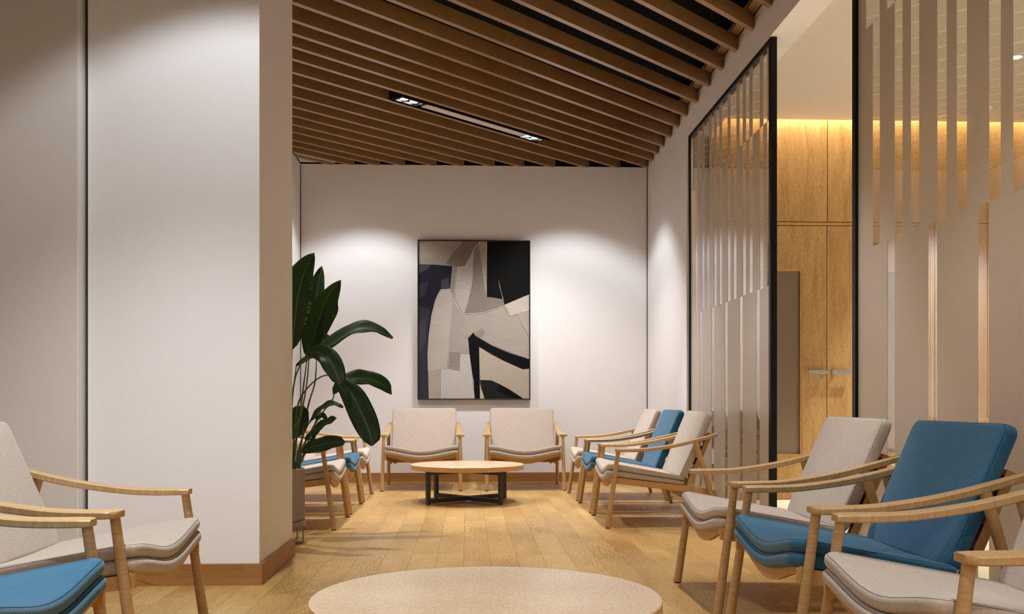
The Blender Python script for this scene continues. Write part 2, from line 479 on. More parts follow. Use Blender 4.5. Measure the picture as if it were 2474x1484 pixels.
def door(name, x0, x1, wx0, wx1, hside):
    wz0, wz1 = .402, 2.10
    bm = bmesh.new()
    X0, X1 = x0+.003, x1-.003; y0, y1 = CW, CW+.05
    bm_box(bm, X0, wx0, y0, y1, .004, DT-.003)
    bm_box(bm, wx1, X1, y0, y1, .004, DT-.003)
    bm_box(bm, wx0, wx1, y0, y1, .004, wz0)
    bm_box(bm, wx0, wx1, y0, y1, wz1, DT-.003)
    d = struct(obj(name, bm, M['veneer']))
    box('door_window', wx0, wx1, CW+.028, CW+.04, wz0, wz1, M['dark_glass'], d)
    bm = bmesh.new()
    t = .012
    bm_box(bm, wx0, wx0+t, CW+.004, CW+.03, wz0, wz1); bm_box(bm, wx1-t, wx1, CW+.004, CW+.03, wz0, wz1)
    bm_box(bm, wx0+t, wx1-t, CW+.004, CW+.03, wz0, wz0+t); bm_box(bm, wx0+t, wx1-t, CW+.004, CW+.03, wz1-t, wz1)
    obj('window_bead', bm, M['oak_board'], d)
    bm = bmesh.new()
    if hside > 0: a, e, r = x1-.192, x1-.012, x1-.04
    else: a, e, r = x0+.028, x0+.225, x0+.06
    n = 12; prof = []
    for k in range(n+1):
        th = PI/2+PI*k/n; prof.append((a+.018+.018*math.cos(th), .018*math.sin(th)))
    for k in range(n+1):
        th = -PI/2+PI*k/n; prof.append((e-.018+.018*math.cos(th), .018*math.sin(th)))
    zc = 1.161
    bm_loft(bm, [[Vector((p[0], CW-.062, zc+p[1])) for p in prof], [Vector((p[0], CW-.046, zc+p[1])) for p in prof]])
    bm_cyl(bm, (r, CW-.05, zc), (r, CW, zc), .011, .011, 16)
    bm_cyl(bm, (r, CW-.008, zc), (r, CW, zc), .024, .024, 20)
    obj('door_handle', bm, M['steel'], d)
    return d
door('door_1', D0, D1, 2.56, 3.04, 1)
door('door_2', D1, D2, 3.502, 3.99, -1)
# LED strip hidden above the ceiling edge, washing the veneer
L = bpy.data.lights.new('cove_led', 'AREA'); L.shape = 'RECTANGLE'; L.size = 4.0; L.size_y = .04
L.energy = 62; L.color = (1,.82,.56)
lo = bpy.data.objects.new('cove_led', L); C.objects.link(lo); lo.location = (4.25, CW-.035, 3.66)

# ------------------------------------------------------------------ ceiling slats (45 degrees to the walls)
SW = .042; SD = .100
WN = [2.83,3.117,3.405,3.70,3.99,4.283,4.593,4.885,5.14,5.39,5.643,5.85,6.065,6.286,6.54,6.79,7.056,7.302,7.535,7.773,7.99,8.235,8.43,8.63,8.78]
r2 = math.sqrt(2)
ordn = ['first','second','third','fourth','fifth','sixth','seventh','eighth','ninth','tenth','eleventh','twelfth','thirteenth','fourteenth','fifteenth','sixteenth','seventeenth','eighteenth','nineteenth','twentieth','twenty-first','twenty-second','twenty-third','twenty-fourth','twenty-fifth']
def clip_slat(w0, w1):
    """strip between the lines Y-X=w*sqrt2, ends cut parallel to the walls it meets"""
    xl = PX+.004 if w0*r2+PX < PY1+.02 else XL+.006
    def ends(w):
        c = w*r2
        x1, y1 = XR-.006, XR-.006+c
        if y1 > YB+.01: y1 = YB+.01; x1 = y1-c
        return (xl, xl+c), (x1, y1)
    (a0, b0), (a1, b1) = ends(w0), ends(w1)
    if xl < PX and a0[1] < PY1+.004:            # butts against the rear of the stub wall
        a0 = (PY1+.004-w0*r2, PY1+.004)
    if xl < PX and a1[1] < PY1+.004: a1 = (PY1+.004-w1*r2, PY1+.004)
    return a0, a1, b1, b0
WN2 = list(reversed(WN))
for k, w in enumerate(WN2):
    q = clip_slat(w, w+SW)
    cx = sum(p[0] for p in q)/4; cy = sum(p[1] for p in q)/4
    bm = bmesh.new()
    bm_loft(bm, [[Vector((p[0]-cx, p[1]-cy, 0)) for p in q], [Vector((p[0]-cx, p[1]-cy, SD)) for p in q]])
    o = obj('wooden_slat', bm, M['slat'], loc=(cx, cy, ZS))
    n = len(WN2)-1-k
    if k < 12: lab = 'brown diagonal ceiling slat, %s counted from the far left corner of the alcove' % ordn[k]
    else: lab = 'brown diagonal ceiling slat, %s counted from the nearest one at the top right' % ordn[n]
    tag(o, lab, 'ceiling slat', 'diagonal ceiling slats')

# linear luminaire in the gap between two slats
LW, LT = 6.432, 6.525        # centre across / along
LW += .024
lum = thing('linear_ceiling_light', 'black linear ceiling light with two pairs of lit spots between brown slats', 'ceiling light', ((LT-LW)/r2, (LT+LW)/r2, ZS), PI/4)
# local x runs along the slats, local y across
HL = 1.00; HLL = .955; HW = .080
bm = bmesh.new()
bm_box(bm, -HLL, HL, -HW, -HW+.006, -.004, .09); bm_box(bm, -HLL, HL, HW-.006, HW, -.004, .09)
bm_box(bm, -HLL, HL, -HW, HW, .085, .092)
bm_box(bm, -HLL, -HLL+.006, -HW, HW, -.004, .09); bm_box(bm, HL-.006, HL, -HW, HW, .02, .09)
obj('housing', bm, M['lum_black'], lum)
bm = bmesh.new(); bm_box(bm, -.62, .70, -.045, .045, .004, .02, .003); obj('diffuser', bm, M['lum_panel'], lum)
for sx in (-.80, .81):
    bm = bmesh.new()
    a, c, t = .120, .050, .003
    bm_box(bm, sx-a, sx+a, -c, -c+t, .0, .03); bm_box(bm, sx-a, sx+a, c-t, c, .0, .03)
    bm_box(bm, sx-a, sx-a+t, -c, c, .0, .03); bm_box(bm, sx+a-t, sx+a, -c, c, .0, .03)
    fr = obj('spot_frame', bm, M['lum_rim'], lum)
    bm = bmesh.new(); bm_box(bm, sx-a+t, sx+a-t, -c+t, c-t, .022, .03); obj('baffle', bm, M['black_void'], fr)
    for dx in (-.057, .057):
        bm = bmesh.new(); bm_cyl(bm, (sx+dx, 0, .012), (sx+dx, 0, .022), .036, .036, 24)
        obj('lamp', bm, M['lamp'], lum)

# small recessed downlights in the corridor ceiling
for i, (x, y) in enumerate(((4.05, 7.12), (4.32, 8.15))):
    bm = bmesh.new(); bm_cyl(bm, (0,0,-.006), (0,0,.0), .05, .05, 28)
    d = tag(obj('downlight', bm, M['trim_white'], loc=(x, y, CZ)), ['bright round downlight in the corridor ceiling at the top right edge', 'small round downlight in the corridor ceiling nearer the wood wall'][i], 'downlight', 'corridor downlights')
    bm = bmesh.new(); bm_cyl(bm, (0,0,-.009), (0,0,-.006), .036, .036, 24); obj('lamp', bm, M['lamp'], d)

# ------------------------------------------------------------------ sliding glass panels
MOD = .0847
TOPSET = {-3,-2,0,2,3,5,7,9,10,12,13,15,17,19,20,22,24,25}
def glass_panel(name, label, y_hi, y_lo, org):
    """panel in the plane X=XR between y_lo and y_hi; frosted film in vertical strips"""
    t = thing(name, label, 'glass panel', (XR+.025, (y_hi+y_lo)/2, 0))
    ym = (y_hi+y_lo)/2; sw, dp, H = .045, .022, 3.318
    Y0, Y1 = y_lo-ym, y_hi-ym
    bm = bmesh.new()
    bm_box(bm, -dp, dp, Y0, Y0+sw, 0, H, .002); bm_box(bm, -dp, dp, Y1-sw, Y1, 0, H, .002)
    bm_box(bm, -dp, dp, Y0+sw, Y1-sw, H-.035, H, .002); bm_box(bm, -dp, dp, Y0+sw, Y1-sw, 0, .03, .002)
    obj('frame', bm, M['black_frame'], t)
    bm = bmesh.new(); bm_box(bm, -.005, .005, Y0+sw, Y1-sw, .03, H-.035); pane = obj('glass_pane', bm, [M['glass'], M['glass_rear']], t)
    for p in pane.data.polygons: p.material_index = 0 if p.normal.x < -.5 else 1
    bm = bmesh.new()
    def strip(a, b_, z0, z1):
        ya, yb = org-a*MOD, org-b_*MOD            # ya > yb
        ya = min(ya, y_hi-sw-.001); yb = max(yb, y_lo+sw+.001)
        if ya-yb > .004: bm_box(bm, -.0066, -.0052, yb-ym, ya-ym, z0, z1)
    def zone(z0, z1, clear):
        start = None
        for m in range(-6, 40):
            if m < -3 or not clear(m):
                if start is None: start = m
            elif start is not None:
                strip(start, m, z0, z1); start = None
        if start is not None: strip(start, 40, z0, z1)
    zone(.03, 1.674, lambda m: m % 5 == 0)
    zone(1.674, 2.79, lambda m: m % 5 in (1, 3))
    zone(2.79, H-.035, lambda m: m in TOPSET)
    obj('frosted_film', bm, M['film'], t)
    return t
glass_panel('sliding_glass_panel', 'frosted striped glass panel in black frame standing beside the white wall', 8.91, 6.455, 8.531)
glass_panel('sliding_glass_panel', 'large frosted striped glass panel behind the blue chair at right edge', 5.067, 2.6, 4.67)

# ------------------------------------------------------------------ armchair
HWS = .364                 # half width of the seat
def rr_outline(x0, x1, hy, r, n=7):
    """rounded rectangle, counter clockwise"""
    pts = []
    for cx, cy, a0 in ((x1-r, hy-r, 0), (x0+r, hy-r, PI/2), (x0+r, -hy+r, PI), (x1-r, -hy+r, 1.5*PI)):
        for k in range(n): 
            a = a0+PI/2*k/(n-1); pts.append((cx+r*math.cos(a), cy+r*math.sin(a)))
    # densify the straight runs
    out = []
    for i, p in enumerate(pts):
        q = pts[(i+1) % len(pts)]
        out.append(p)
        d = math.hypot(q[0]-p[0], q[1]-p[1])
        m = int(d/.045)
        for k in range(1, m): out.append((p[0]+(q[0]-p[0])*k/m, p[1]+(q[1]-p[1])*k/m))
    return out

def cushion_bm(x0, x1, hy, th, rp, re, fn, crown=.004, seam=None):
    """soft slab: outline in local x,y; thickness th; fn maps (x,y,h in 0..1) to a point"""
    bm = bmesh.new(); rings = []
    def ring(ins, h, add=0.0):
        o = rr_outline(x0+ins, x1-ins, hy-ins, max(rp-ins*.6, .006))
        base = rr_outline(x0, x1, hy, rp)
        # keep the same number of points by scaling the base outline
        cx, cy = (x0+x1)/2, 0
        hx = (x1-x0)/2
        sx, sy = (hx-ins)/hx, (hy-ins)/hy
        return [fn(cx+(p[0]-cx)*sx, cy+(p[1]-cy)*sy, h, add) for p in base]
    eh = re/th
    ins_list = []
    K = 5
    for f in (.93, .75, .5, .25): ins_list.append((re+(min(hy, (x1-x0)/2)-re)*f, 0.0, -crown*0))
    for k in range(K+1):
        a = PI/2*k/K; ins_list.append((re*(1-math.sin(a)), eh*(1-math.cos(a)), 0))
    for k in range(K+1):
        a = PI/2*k/K; ins_list.append((re*(1-math.cos(a)), 1-eh+eh*math.sin(a), 0))
    for f in (.25, .5, .75, .93): ins_list.append((re+(min(hy, (x1-x0)/2)-re)*f, 1.0, crown*math.sin(f*PI/2)))
    rs = [ring(*t) for t in ins_list]
    bm_loft(bm, rs)
    return bm, ring

def seat_z(x): return .457-.19*(x-.05)
def sag(x, y):
    c = .5+.5*math.cos(PI*min(1, abs(y)/HWS)); q = 1-(y/HWS)**2
    fade = 1.0 if x < .06 else max(.08, 1-(x-.06)/.5*.92)
    return .054*(.7*c+.3*q)*fade
def seat_fn(top, bot):
    def fn(x, y, h, add):
        taper = 1-.32*max(0, min(1, (x-.05)/.5))
        zt = seat_z(x)-sag(x, y)
        z = zt-(top+(bot-top)*(1-h))*taper+add
        # soft roll at the very front
        if x < .07: z -= .006*((.07-x)/.07)**2
        return Vector((x, y, z))
    return fn
def back_pt(s, y, n):
    """s up the back, n out of the front face (negative = toward the rear)"""
    a = math.radians(23.4)
    return Vector((.528+math.sin(a)*s-math.cos(a)*n, y, .372+math.cos(a)*s+math.sin(a)*n))

def make_chair(cloth, seam, label, ks):
    t = thing('armchair', label, 'armchair')
    # seat cushions
    for nm, top, bot, hy, x0 in (('seat_cushion', .0, .0465, HWS, .006), ('lower_cushion', .0475, .095, HWS-.001, .0)):
        bm, ring = cushion_bm(x0, .565, hy, .047, .05, .019, seat_fn(top, bot), .005 if top == 0 else 0.0)
        o = obj(nm, bm, M[cloth], t, True); box_uv(o.data, 1, ks)
        bm = bmesh.new()
        pr = ring(.0065, .86)
        bm_tube(bm, [p+Vector((0,0,.0012)) for p in pr], .0013, 5, True)
        obj('seam', bm, M[seam], o, True)
    # back cushion
    def bfn(x, y, h, add): return back_pt(x, y, (h-1)*.056+add)
    bm, ring = cushion_bm(-.020, .50, .341, .057, .035, .020, bfn, .004)
    o = obj('back_cushion', bm, M[cloth], t, True); box_uv(o.data, 1, ks)
    bm = bmesh.new(); bm_tube(bm, ring(.006, .88), .0013, 5, True); obj('seam', bm, M[seam], o, True)
    for s in (-1, 1):
        # legs
        bm = bmesh.new(); bm_cyl(bm, (0, s*.39, .006), (.076, s*.379, .540), .0195, .0155, 24)
        lg = obj('front_leg', bm, M['oak_leg'], t, True)
        bm = bmesh.new(); bm_cyl(bm, (0, s*.39, 0), (.001, s*.39, .006), .016, .017, 16); obj('foot_glide', bm, M['glide'], lg)
        bm = bmesh.new(); bm_cyl(bm, (.806, s*.388, .006), (.630, s*.376, .605), .0165, .0195, 24)
        lg = obj('rear_leg', bm, M['oak_leg'], t, True)
        bm = bmesh.new(); bm_cyl(bm, (.807, s*.388, 0), (.806, s*.388, .006), .014, .015, 16); obj('foot_glide', bm, M['glide'], lg)
        # arm rest, widening to the front
        stn = [(.056,.541,.561),(.11,.539,.562),(.20,.539,.563),(.30,.545,.569),(.46,.566,.592),(.61,.598,.625),(.785,.646,.672)]
        cl = smoothline([(a, b_, c) for a, b_, c in stn], 26)
        bm = bmesh.new(); rings = []
        for i, q in enumerate(cl):
            f = i/(len(cl)-1); e = f*f*(3-2*f)
            yi = .340+.004*e; yo = .431-.043*e
            if q.x < .101:                      # rounded outer front corner
                w = min(1, (q.x-.056)/.045); yo -= .030*(1-math.sqrt(max(0, 1-(1-w)**2)))
                yi += .008*(1-w)**2
            b_ = .004
            zc0, zc1 = q.y, q.z
            rings.append([Vector((q.x, s*y, z)) for y, z in ((yi+b_, zc0), (yo-b_, zc0), (yo, zc0+b_), (yo, zc1-b_), (yo-b_, zc1), (yi+b_, zc1), (yi, zc1-b_), (yi, zc0+b_))])
        bm_loft(bm, rings); obj('armrest', bm, M['oak'], t, True)
        # side rail
        bm = bmesh.new()
        def rail(x, zt, zb): return [Vector((x, s*.350, zt)), Vector((x, s*.366, zt)), Vector((x, s*.366, zb)), Vector((x, s*.350, zb))]
        bm_loft(bm, [rail(.02, .362, .318), rail(.30, .326, .284), rail(.58, .296, .252), rail(.785, .262, .222)])
        obj('side_rail', bm, M['oak_board'], t)
        # back post
        bm = bmesh.new()
        def sec(s_, y0=.285, y1=.318):
            return [back_pt(s_, s*y0, -.072), back_pt(s_, s*y1, -.072), back_pt(s_, s*y1, -.106), back_pt(s_, s*y0, -.106)]
        bm_loft(bm, [sec(-.10), sec(.36)])
        obj('back_post', bm, M['oak_board'], t)
    # front rail hugging the dished cushion
    bm = bmesh.new(); rings = []
    for k in range(25):
        y = -.362+.724*k/24
        zt = seat_z(.04)-sag(.04, y)-.090; h = .026+.022*(.5+.5*math.cos(PI*abs(y)/.362))
        rings.append([Vector((.030, y, zt)), Vector((.050, y, zt)), Vector((.050, y, zt-h)), Vector((.030, y, zt-h))])
    bm_loft(bm, rings); obj('front_rail', bm, M['oak_board'], t, True)
    # curved shell under the cushions
    bm = bmesh.new(); rows = []
    for i in range(8):
        x = .05+.50*i/7; rows.append([])
        for k in range(17):
            y = -.345+.69*k/16
            taper = 1-.32*max(0, min(1, (x-.05)/.5))
            rows[-1].append(Vector((x, y, seat_z(x)-sag(x, y)-.097*taper)))
    top = [[bm.verts.new(p) for p in r] for r in rows]
    bot = [[bm.verts.new(p-Vector((0,0,.010))) for p in r] for r in rows]
    for i in range(7):
        for k in range(16):
            bm.faces.new((top[i][k], top[i][k+1], top[i+1][k+1], top[i+1][k]))
            bm.faces.new((bot[i][k], bot[i+1][k], bot[i+1][k+1], bot[i][k+1]))
    for i in range(7):
        bm.faces.new((top[i][0], top[i+1][0], bot[i+1][0], bot[i][0])); bm.faces.new((top[i][16], bot[i][16], bot[i+1][16], top[i+1][16]))
    for k in range(16):
        bm.faces.new((top[0][k], bot[0][k], bot[0][k+1], top[0][k+1])); bm.faces.new((top[7][k], top[7][k+1], bot[7][k+1], bot[7][k]))
    obj('seat_shell', bm, M['oak_board'], t, True)
    # rear cross rail and back slats
    bm = bmesh.new(); bm_box(bm, .585, .605, -.352, .352, .250, .292, .002); obj('rear_rail', bm, M['oak_board'], t)
    for k in range(4):
        bm = bmesh.new(); s0 = .02+.088*k
        rings = [[back_pt(s0, y, -.060), back_pt(s0, y, -.072), back_pt(s0+.055, y, -.072), back_pt(s0+.055, y, -.060)] for y in (-.318, .318)]
        bm_loft(bm, rings); obj('back_slat', bm, M['dark_web'], t)
    return t

GR = 'armchairs of the waiting lounge'
grey = make_chair('grey_cloth', 'grey_seam', 'tmp', .42)
blue = make_chair('blue_cloth', 'blue_seam', 'tmp', .8)
chairs = [
 # protos first: colour, x, y, heading, label, group
 ('g', .982, 9.215, 0, 'grey armchair in the far right row, the one nearest the back wall', 'chairs along the right side'),
 ('b', .982, 8.250, 0, 'blue armchair in the far right row between two grey ones by the white wall', 'chairs along the right side'),
 ('g', .982, 7.310, 0, 'grey armchair in the far right row in front of the striped glass panel', 'chairs along the right side'),
 ('g', 1.035, 4.450, 0, 'large grey armchair at right in front of the doorway opening', 'near chairs on the right'),
 ('b', 1.035, 3.485, 0, 'large blue armchair in the near right row with its back to the glass panel', 'near chairs on the right'),
 ('g', 1.035, 2.520, 0, 'nearest grey armchair at the bottom right corner, cut off by the frame', 'near chairs on the right'),
 ('g', -.934, 9.190, PI, 'grey armchair behind the plant, the one nearest the back wall', 'chairs along the left side of the alcove'),
 ('b', -.934, 8.240, PI, 'blue armchair behind the plant between two grey ones', 'chairs along the left side of the alcove'),
 ('g', -.934, 7.285, PI, 'grey armchair directly behind the plant pot', 'chairs along the left side of the alcove'),
 ('g', -1.014, 3.470, PI, 'large grey armchair at lower left in front of the white stub wall', 'near chairs on the left'),
 ('b', -1.018, 2.500, PI, 'nearest blue armchair at the bottom left corner, cut off by the frame', 'near chairs on the left'),
 ('g', -.470, 9.850, PI/2, 'grey armchair under the painting, left of the pair facing the camera', 'chairs under the painting'),
 ('g', .572, 9.850, PI/2, 'grey armchair under the painting, right of the pair facing the camera', 'chairs under the painting'),
]
used = {'g': False, 'b': False}
for col, x, y, rz, lab, grp in chairs:
    src = grey if col == 'g' else blue
    if not used[col]:
        src.location = (x, y, 0); src.rotation_euler = (0, 0, rz); src['label'] = lab; src['group'] = grp; used[col] = True
    else: dup(src, (x, y, 0), rz, lab, grp)

# ------------------------------------------------------------------ round tables
def make_table(label, x, y, rz=0.0):
    t = thing('round_coffee_table', label, 'coffee table', (x, y, 0), rz, 'round coffee tables')
    R, H, T = .505, .336, .044
    bm = bmesh.new(); n = 96; prof = [(0, H), (R-.25, H), (R-.003, H), (R, H-.003), (R, H-T+.003), (R-.003, H-T), (R-.25, H-T), (0, H-T)]
    rings = [[Vector((r*math.cos(2*PI*k/n), r*math.sin(2*PI*k/n), z)) for k in range(n)] for r, z in prof[1:-1]]
    bm_loft(bm, rings)
    o = obj('tabletop', bm, [M['table_oak'], M['table_edge']], t)
    for p in o.data.polygons:
        if abs(p.normal.z) < .5: p.material_index = 1
    w = .016; L_ = .445
    for k, a in enumerate((38, 132)):
        c, s_ = math.cos(math.radians(a)), math.sin(math.radians(a))
        for nm, z0, z1 in (('foot_bar', .012, .050), ('top_bar', H-T-.034, H-T-.0005)):
            bm = bmesh.new()
            dz = .0006*k if nm == 'foot_bar' else -.0006*k
            bm_box(bm, -L_+.03, L_-.03, -w, w, z0+dz, z1+dz, .002)
            bmesh.ops.rotate(bm, verts=bm.verts, cent=(0,0,0), matrix=Matrix.Rotation(math.radians(a), 3, 'Z'))
            obj(nm, bm, M['table_metal'], t)
        for s in (-1, 1):
            bm = bmesh.new(); bm_box(bm, s*(L_-.015)-.016, s*(L_-.015)+.016, -w-.001, w+.001, .004, H-T-.0005, .002)
            bmesh.ops.rotate(bm, verts=bm.verts, cent=(0,0,0), matrix=Matrix.Rotation(math.radians(a), 3, 'Z'))
            lg = obj('leg', bm, M['table_metal'], t)
            bm = bmesh.new(); bm_cyl(bm, (s*(L_-.015)*c, s*(L_-.015)*s_, 0), (s*(L_-.015)*c, s*(L_-.015)*s_, .004), .012, .012, 14)
            obj('foot_glide', bm, M['glide'], lg)
    return t
tb = make_table('round wooden coffee table on dark steel legs in front of the painting chairs', -.010, 8.815)
dup(tb, (.052, 2.853, 0), math.radians(20), 'large round wooden tabletop in the foreground, cut off by the bottom edge')

# ------------------------------------------------------------------ painting
PX0, PX1, PZ0, PZ1 = -.561, .684, .914, 2.677
pic = thing('framed_painting', 'tall abstract painting in black, grey and taupe hung on the back wall', 'painting', ((PX0+PX1)/2, YB, PZ0))
cw, ch_ = PX1-PX0, PZ1-PZ0
fw, fd = .012, .055
bm = bmesh.new()
x0, x1 = -cw/2, cw/2
bm_box(bm, x0, x0+fw, -fd, 0, 0, ch_, .0015); bm_box(bm, x1-fw, x1, -fd, 0, 0, ch_, .0015)
bm_box(bm, x0+fw, x1-fw, -fd, 0, 0, fw, .0015); bm_box(bm, x0+fw, x1-fw, -fd, 0, ch_-fw, ch_, .0015)
obj('frame', bm, M['bronze'], pic)
pig = [srgb(168,158,148), srgb(150,139,128), srgb(34,33,43), srgb(66,64,76), srgb(52,50,60), srgb(11,11,9), srgb(128,118,108), srgb(158,146,134),
       srgb(188,175,166), srgb(10,10,15), srgb(174,162,148), srgb(30,30,29), srgb(8,8,10), srgb(176,167,157), srgb(160,152,142), srgb(142,132,122), srgb(184,177,171), srgb(166,153,142), srgb(140,130,121), srgb(171,162,152), srgb(198,190,180), srgb(120,108,97)]
PM = [pigment_mat('pigment_%d' % i, c, .10 if i not in (5,9,12) else .3) for i, c in enumerate(pig)]
# layers of paint: polygon outlines in canvas units (1079 x 1484 sketch, canvas spans 107..1008 by 80..1362)
LAY = [
 (0, [(107,80),(1008,80),(1008,1362),(107,1362)]),
 (1, [(107,80),(598,80),(590,102),(555,140),(528,200),(500,255),(485,280),(420,287),(380,282),(230,272),(107,272)]),
 (21,[(380,180),(440,120),(465,80),(598,80),(590,102),(555,140),(500,255),(485,280),(420,287),(380,280),(330,262)]),
 (7, [(107,80),(330,80),(300,150),(210,220),(107,235)]),
 (13,[(285,470),(360,465),(385,545),(375,700),(358,900),(350,1110),(290,1125),(185,1142),(178,1000),(185,850),(210,680),(245,550)]),
 (14,[(380,585),(430,640),(468,690),(458,790),(480,840),(512,865),(520,1000),(445,990),(355,985),(372,700)]),
 (18,[(380,282),(420,287),(405,420),(398,540),(362,465),(368,360)]),
 (19,[(420,287),(485,280),(500,255),(552,150),(542,400),(510,555),(470,685),(400,530),(405,420)]),
 (6, [(598,100),(556,150),(545,400),(512,560),(478,665),(640,655),(800,597),(792,552),(715,536),(655,532),(635,350),(612,180)]),
 (7, [(600,80),(662,80),(662,532),(642,480),(625,300),(608,150)]),
 (14,[(478,668),(640,657),(805,600),(840,665),(880,685),(960,780),(1008,860),(1008,1040),(850,985),(700,925),(565,845),(550,818),(512,862),(480,838),(455,790),(465,700)]),
 (15,[(560,830),(620,790),(650,820),(620,870),(590,862)]),
 (8, [(805,597),(1008,510),(1008,645),(905,668),(880,685),(850,680),(825,630)]),
 (0, [(905,668),(1008,648),(1008,850),(960,775)]),
 (5, [(662,80),(1008,80),(1008,510),(805,596),(790,550),(715,536),(662,532)]),
 (2, [(107,270),(230,272),(380,283),(370,360),(361,465),(285,470),(262,510),(240,560),(210,680),(187,850),(178,1000),(182,1200),(187,1362),(107,1362)]),
 (3, [(107,272),(198,276),(182,308),(107,345)]),
 (4, [(107,435),(186,403),(175,480),(150,525),(107,556)]),
 (4, [(107,600),(200,640),(180,850),(172,1000),(178,1200),(183,1362),(107,1362)]),
 (3, [(107,760),(160,700),(165,860),(140,960),(107,1000)]),
 (3, [(290,400),(350,375),(356,462),(288,466)]),
 (16,[(445,993),(520,1003),(545,1180),(562,1362),(285,1362),(288,1125),(350,1118),(440,1136)]),
 (15,[(355,987),(446,992),(440,1133),(345,1112)]),
 (17,[(185,1142),(288,1123),(276,1362),(190,1362)]),
 (10,[(598,940),(700,1005),(800,1055),(955,1124),(1008,1118),(1008,1362),(955,1362),(850,1295),(765,1243),(700,1214),(605,1210)]),
 (9, [(550,820),(568,852),(700,930),(850,992),(1008,1042),(1008,1116),(958,1123),(800,1052),(690,990),(600,938),(599,1050),(606,1362),(566,1362),(547,1180),(522,990),(510,864)]),
 (11,[(606,1210),(700,1214),(765,1243),(850,1300),(960,1362),(640,1362),(622,1300)]),
 (12,[(765,1243),(860,1296),(960,1362),(890,1362),(750,1302)]),
 (8, [(606,1255),(625,1305),(642,1362),(606,1362)]),
]
RIDGE = [[(598,92),(556,146),(548,300),(540,420),(508,570),(468,690),(440,640),(380,545)],[(598,92),(612,190),(628,310),(660,480)],[(478,668),(600,664),(700,640),(800,600)],[(386,600),(370,720),(358,900),(346,1100)],[(405,330),(400,440),(392,530)],[(662,84),(660,300),(660,525)],[(760,400),(770,460),(792,540),(802,592)],[(290,1125),(284,1240),(278,1360)],[(455,790),(480,840),(512,864),(550,820)],[(185,1142),(240,1128),(290,1122),(350,1112),(440,1132)],[(250,610),(300,565),(280,515)],[(485,280),(500,255),(555,146)],[(805,600),(830,650),(852,682),(905,668)],[(545,1180),(555,1240),(548,1362)]]
bm = bmesh.new()
iw, ih = cw-2*fw, ch_-2*fw
def cv(p, y): return Vector((x0+fw+(p[0]-107)/901*iw, y, fw+(1362-p[1])/1282*ih))
bm_box(bm, x0+fw, x1-fw, -.034, -.002, fw, ch_-fw)
for f in bm.faces: f.material_index = 0
for i, (mi, poly) in enumerate(LAY):
    y = -.0345-.0003*i
    f = bm.faces.new([bm.verts.new(cv(p, y)) for p in poly]); f.material_index = mi
    if f.normal.y > 0: f.normal_flip()
for i, line in enumerate(RIDGE):
    y = -.0345-.0003*(len(LAY)+1)
    L2 = smoothline([(p[0], p[1], 0) for p in line], 5*len(line))
    V = []
    for k, p in enumerate(L2):
        d = (L2[min(k+1, len(L2)-1)]-L2[max(k-1, 0)]).normalized(); w = random.uniform(.6, 2.0)
        V.append((bm.verts.new(cv((p.x-d.y*w, p.y+d.x*w), y)), bm.verts.new(cv((p.x+d.y*w, p.y-d.x*w), y))))
    for a, b_ in zip(V[:-1], V[1:]):
        f = bm.faces.new((a[0], b_[0], b_[1], a[1])); f.material_index = 20
bm.normal_update()
for f in bm.faces:
    if len(f.verts) > 4 and f.normal.y > 0: f.normal_flip()
bm.normal_update()
bmesh.ops.triangulate(bm, faces=[f for f in bm.faces if len(f.verts) > 4])
me = bpy.data.meshes.new('canvas'); bm.to_mesh(me); bm.free()
for m in PM: me.materials.append(m)
cvs = bpy.data.objects.new('canvas', me); C.objects.link(cvs); cvs.parent = pic

# ------------------------------------------------------------------ potted plant
PC = (-1.215, 6.325)
pl = thing('potted_plant', 'tall dark green plant with paddle leaves in a ribbed taupe pot on wire stand', 'plant', (PC[0], PC[1], 0))
bm = bmesh.new(); n = 120; R = .170
prof = [(R*.97, .142), (R, .150), (R, .466), (R-.004, .474), (R-.012, .474), (R-.016, .466), (R-.016, .445)]
rings = []
for i, (r, z) in enumerate(prof):
    ring = []
    for k in range(n):
        rb = .0022*(1 if k % 2 else -1) if i in (1, 2) else 0
        a = 2*PI*k/n; ring.append(Vector(((r+rb)*math.cos(a), (r+rb)*math.sin(a), z)))
    rings.append(ring)
bm_loft(bm, rings, cap=False); bm.verts.ensure_lookup_table()
bm.faces.new([v for v in bm.verts[:n]][::-1])
obj('pot', bm, M['pot'], pl)
bm = bmesh.new(); bm_cyl(bm, (0,0,.43), (0,0,.452), R-.017, R-.017, 48); obj('soil', bm, M['soil'], pl)
bm = bmesh.new(); bm_cyl(bm, (0,0,.108), (0,0,.142), R+.012, R+.012, 64, .004); st = obj('stand_ring', bm, M['stand'], pl, True)
for a in (None, 70, 190):
    bm = bmesh.new(); rr = R+.004
    if a is None: pts = [(.172, -.05, .112), (.172, -.05, .006), (.06, -.05, .006), (.06, -.05, .112)]
    else: a0, a1 = math.radians(a-16), math.radians(a+16); pts = [(rr*math.cos(a0), rr*math.sin(a0), .112), (rr*math.cos(a0), rr*math.sin(a0), .006), (rr*math.cos(a1), rr*math.sin(a1), .006), (rr*math.cos(a1), rr*math.sin(a1), .112)]
    for p, q in zip(pts[:-1], pts[1:]): bm_cyl(bm, p, q, .0045, .0045, 10)
    obj('wire_leg', bm, M['stand'], st)
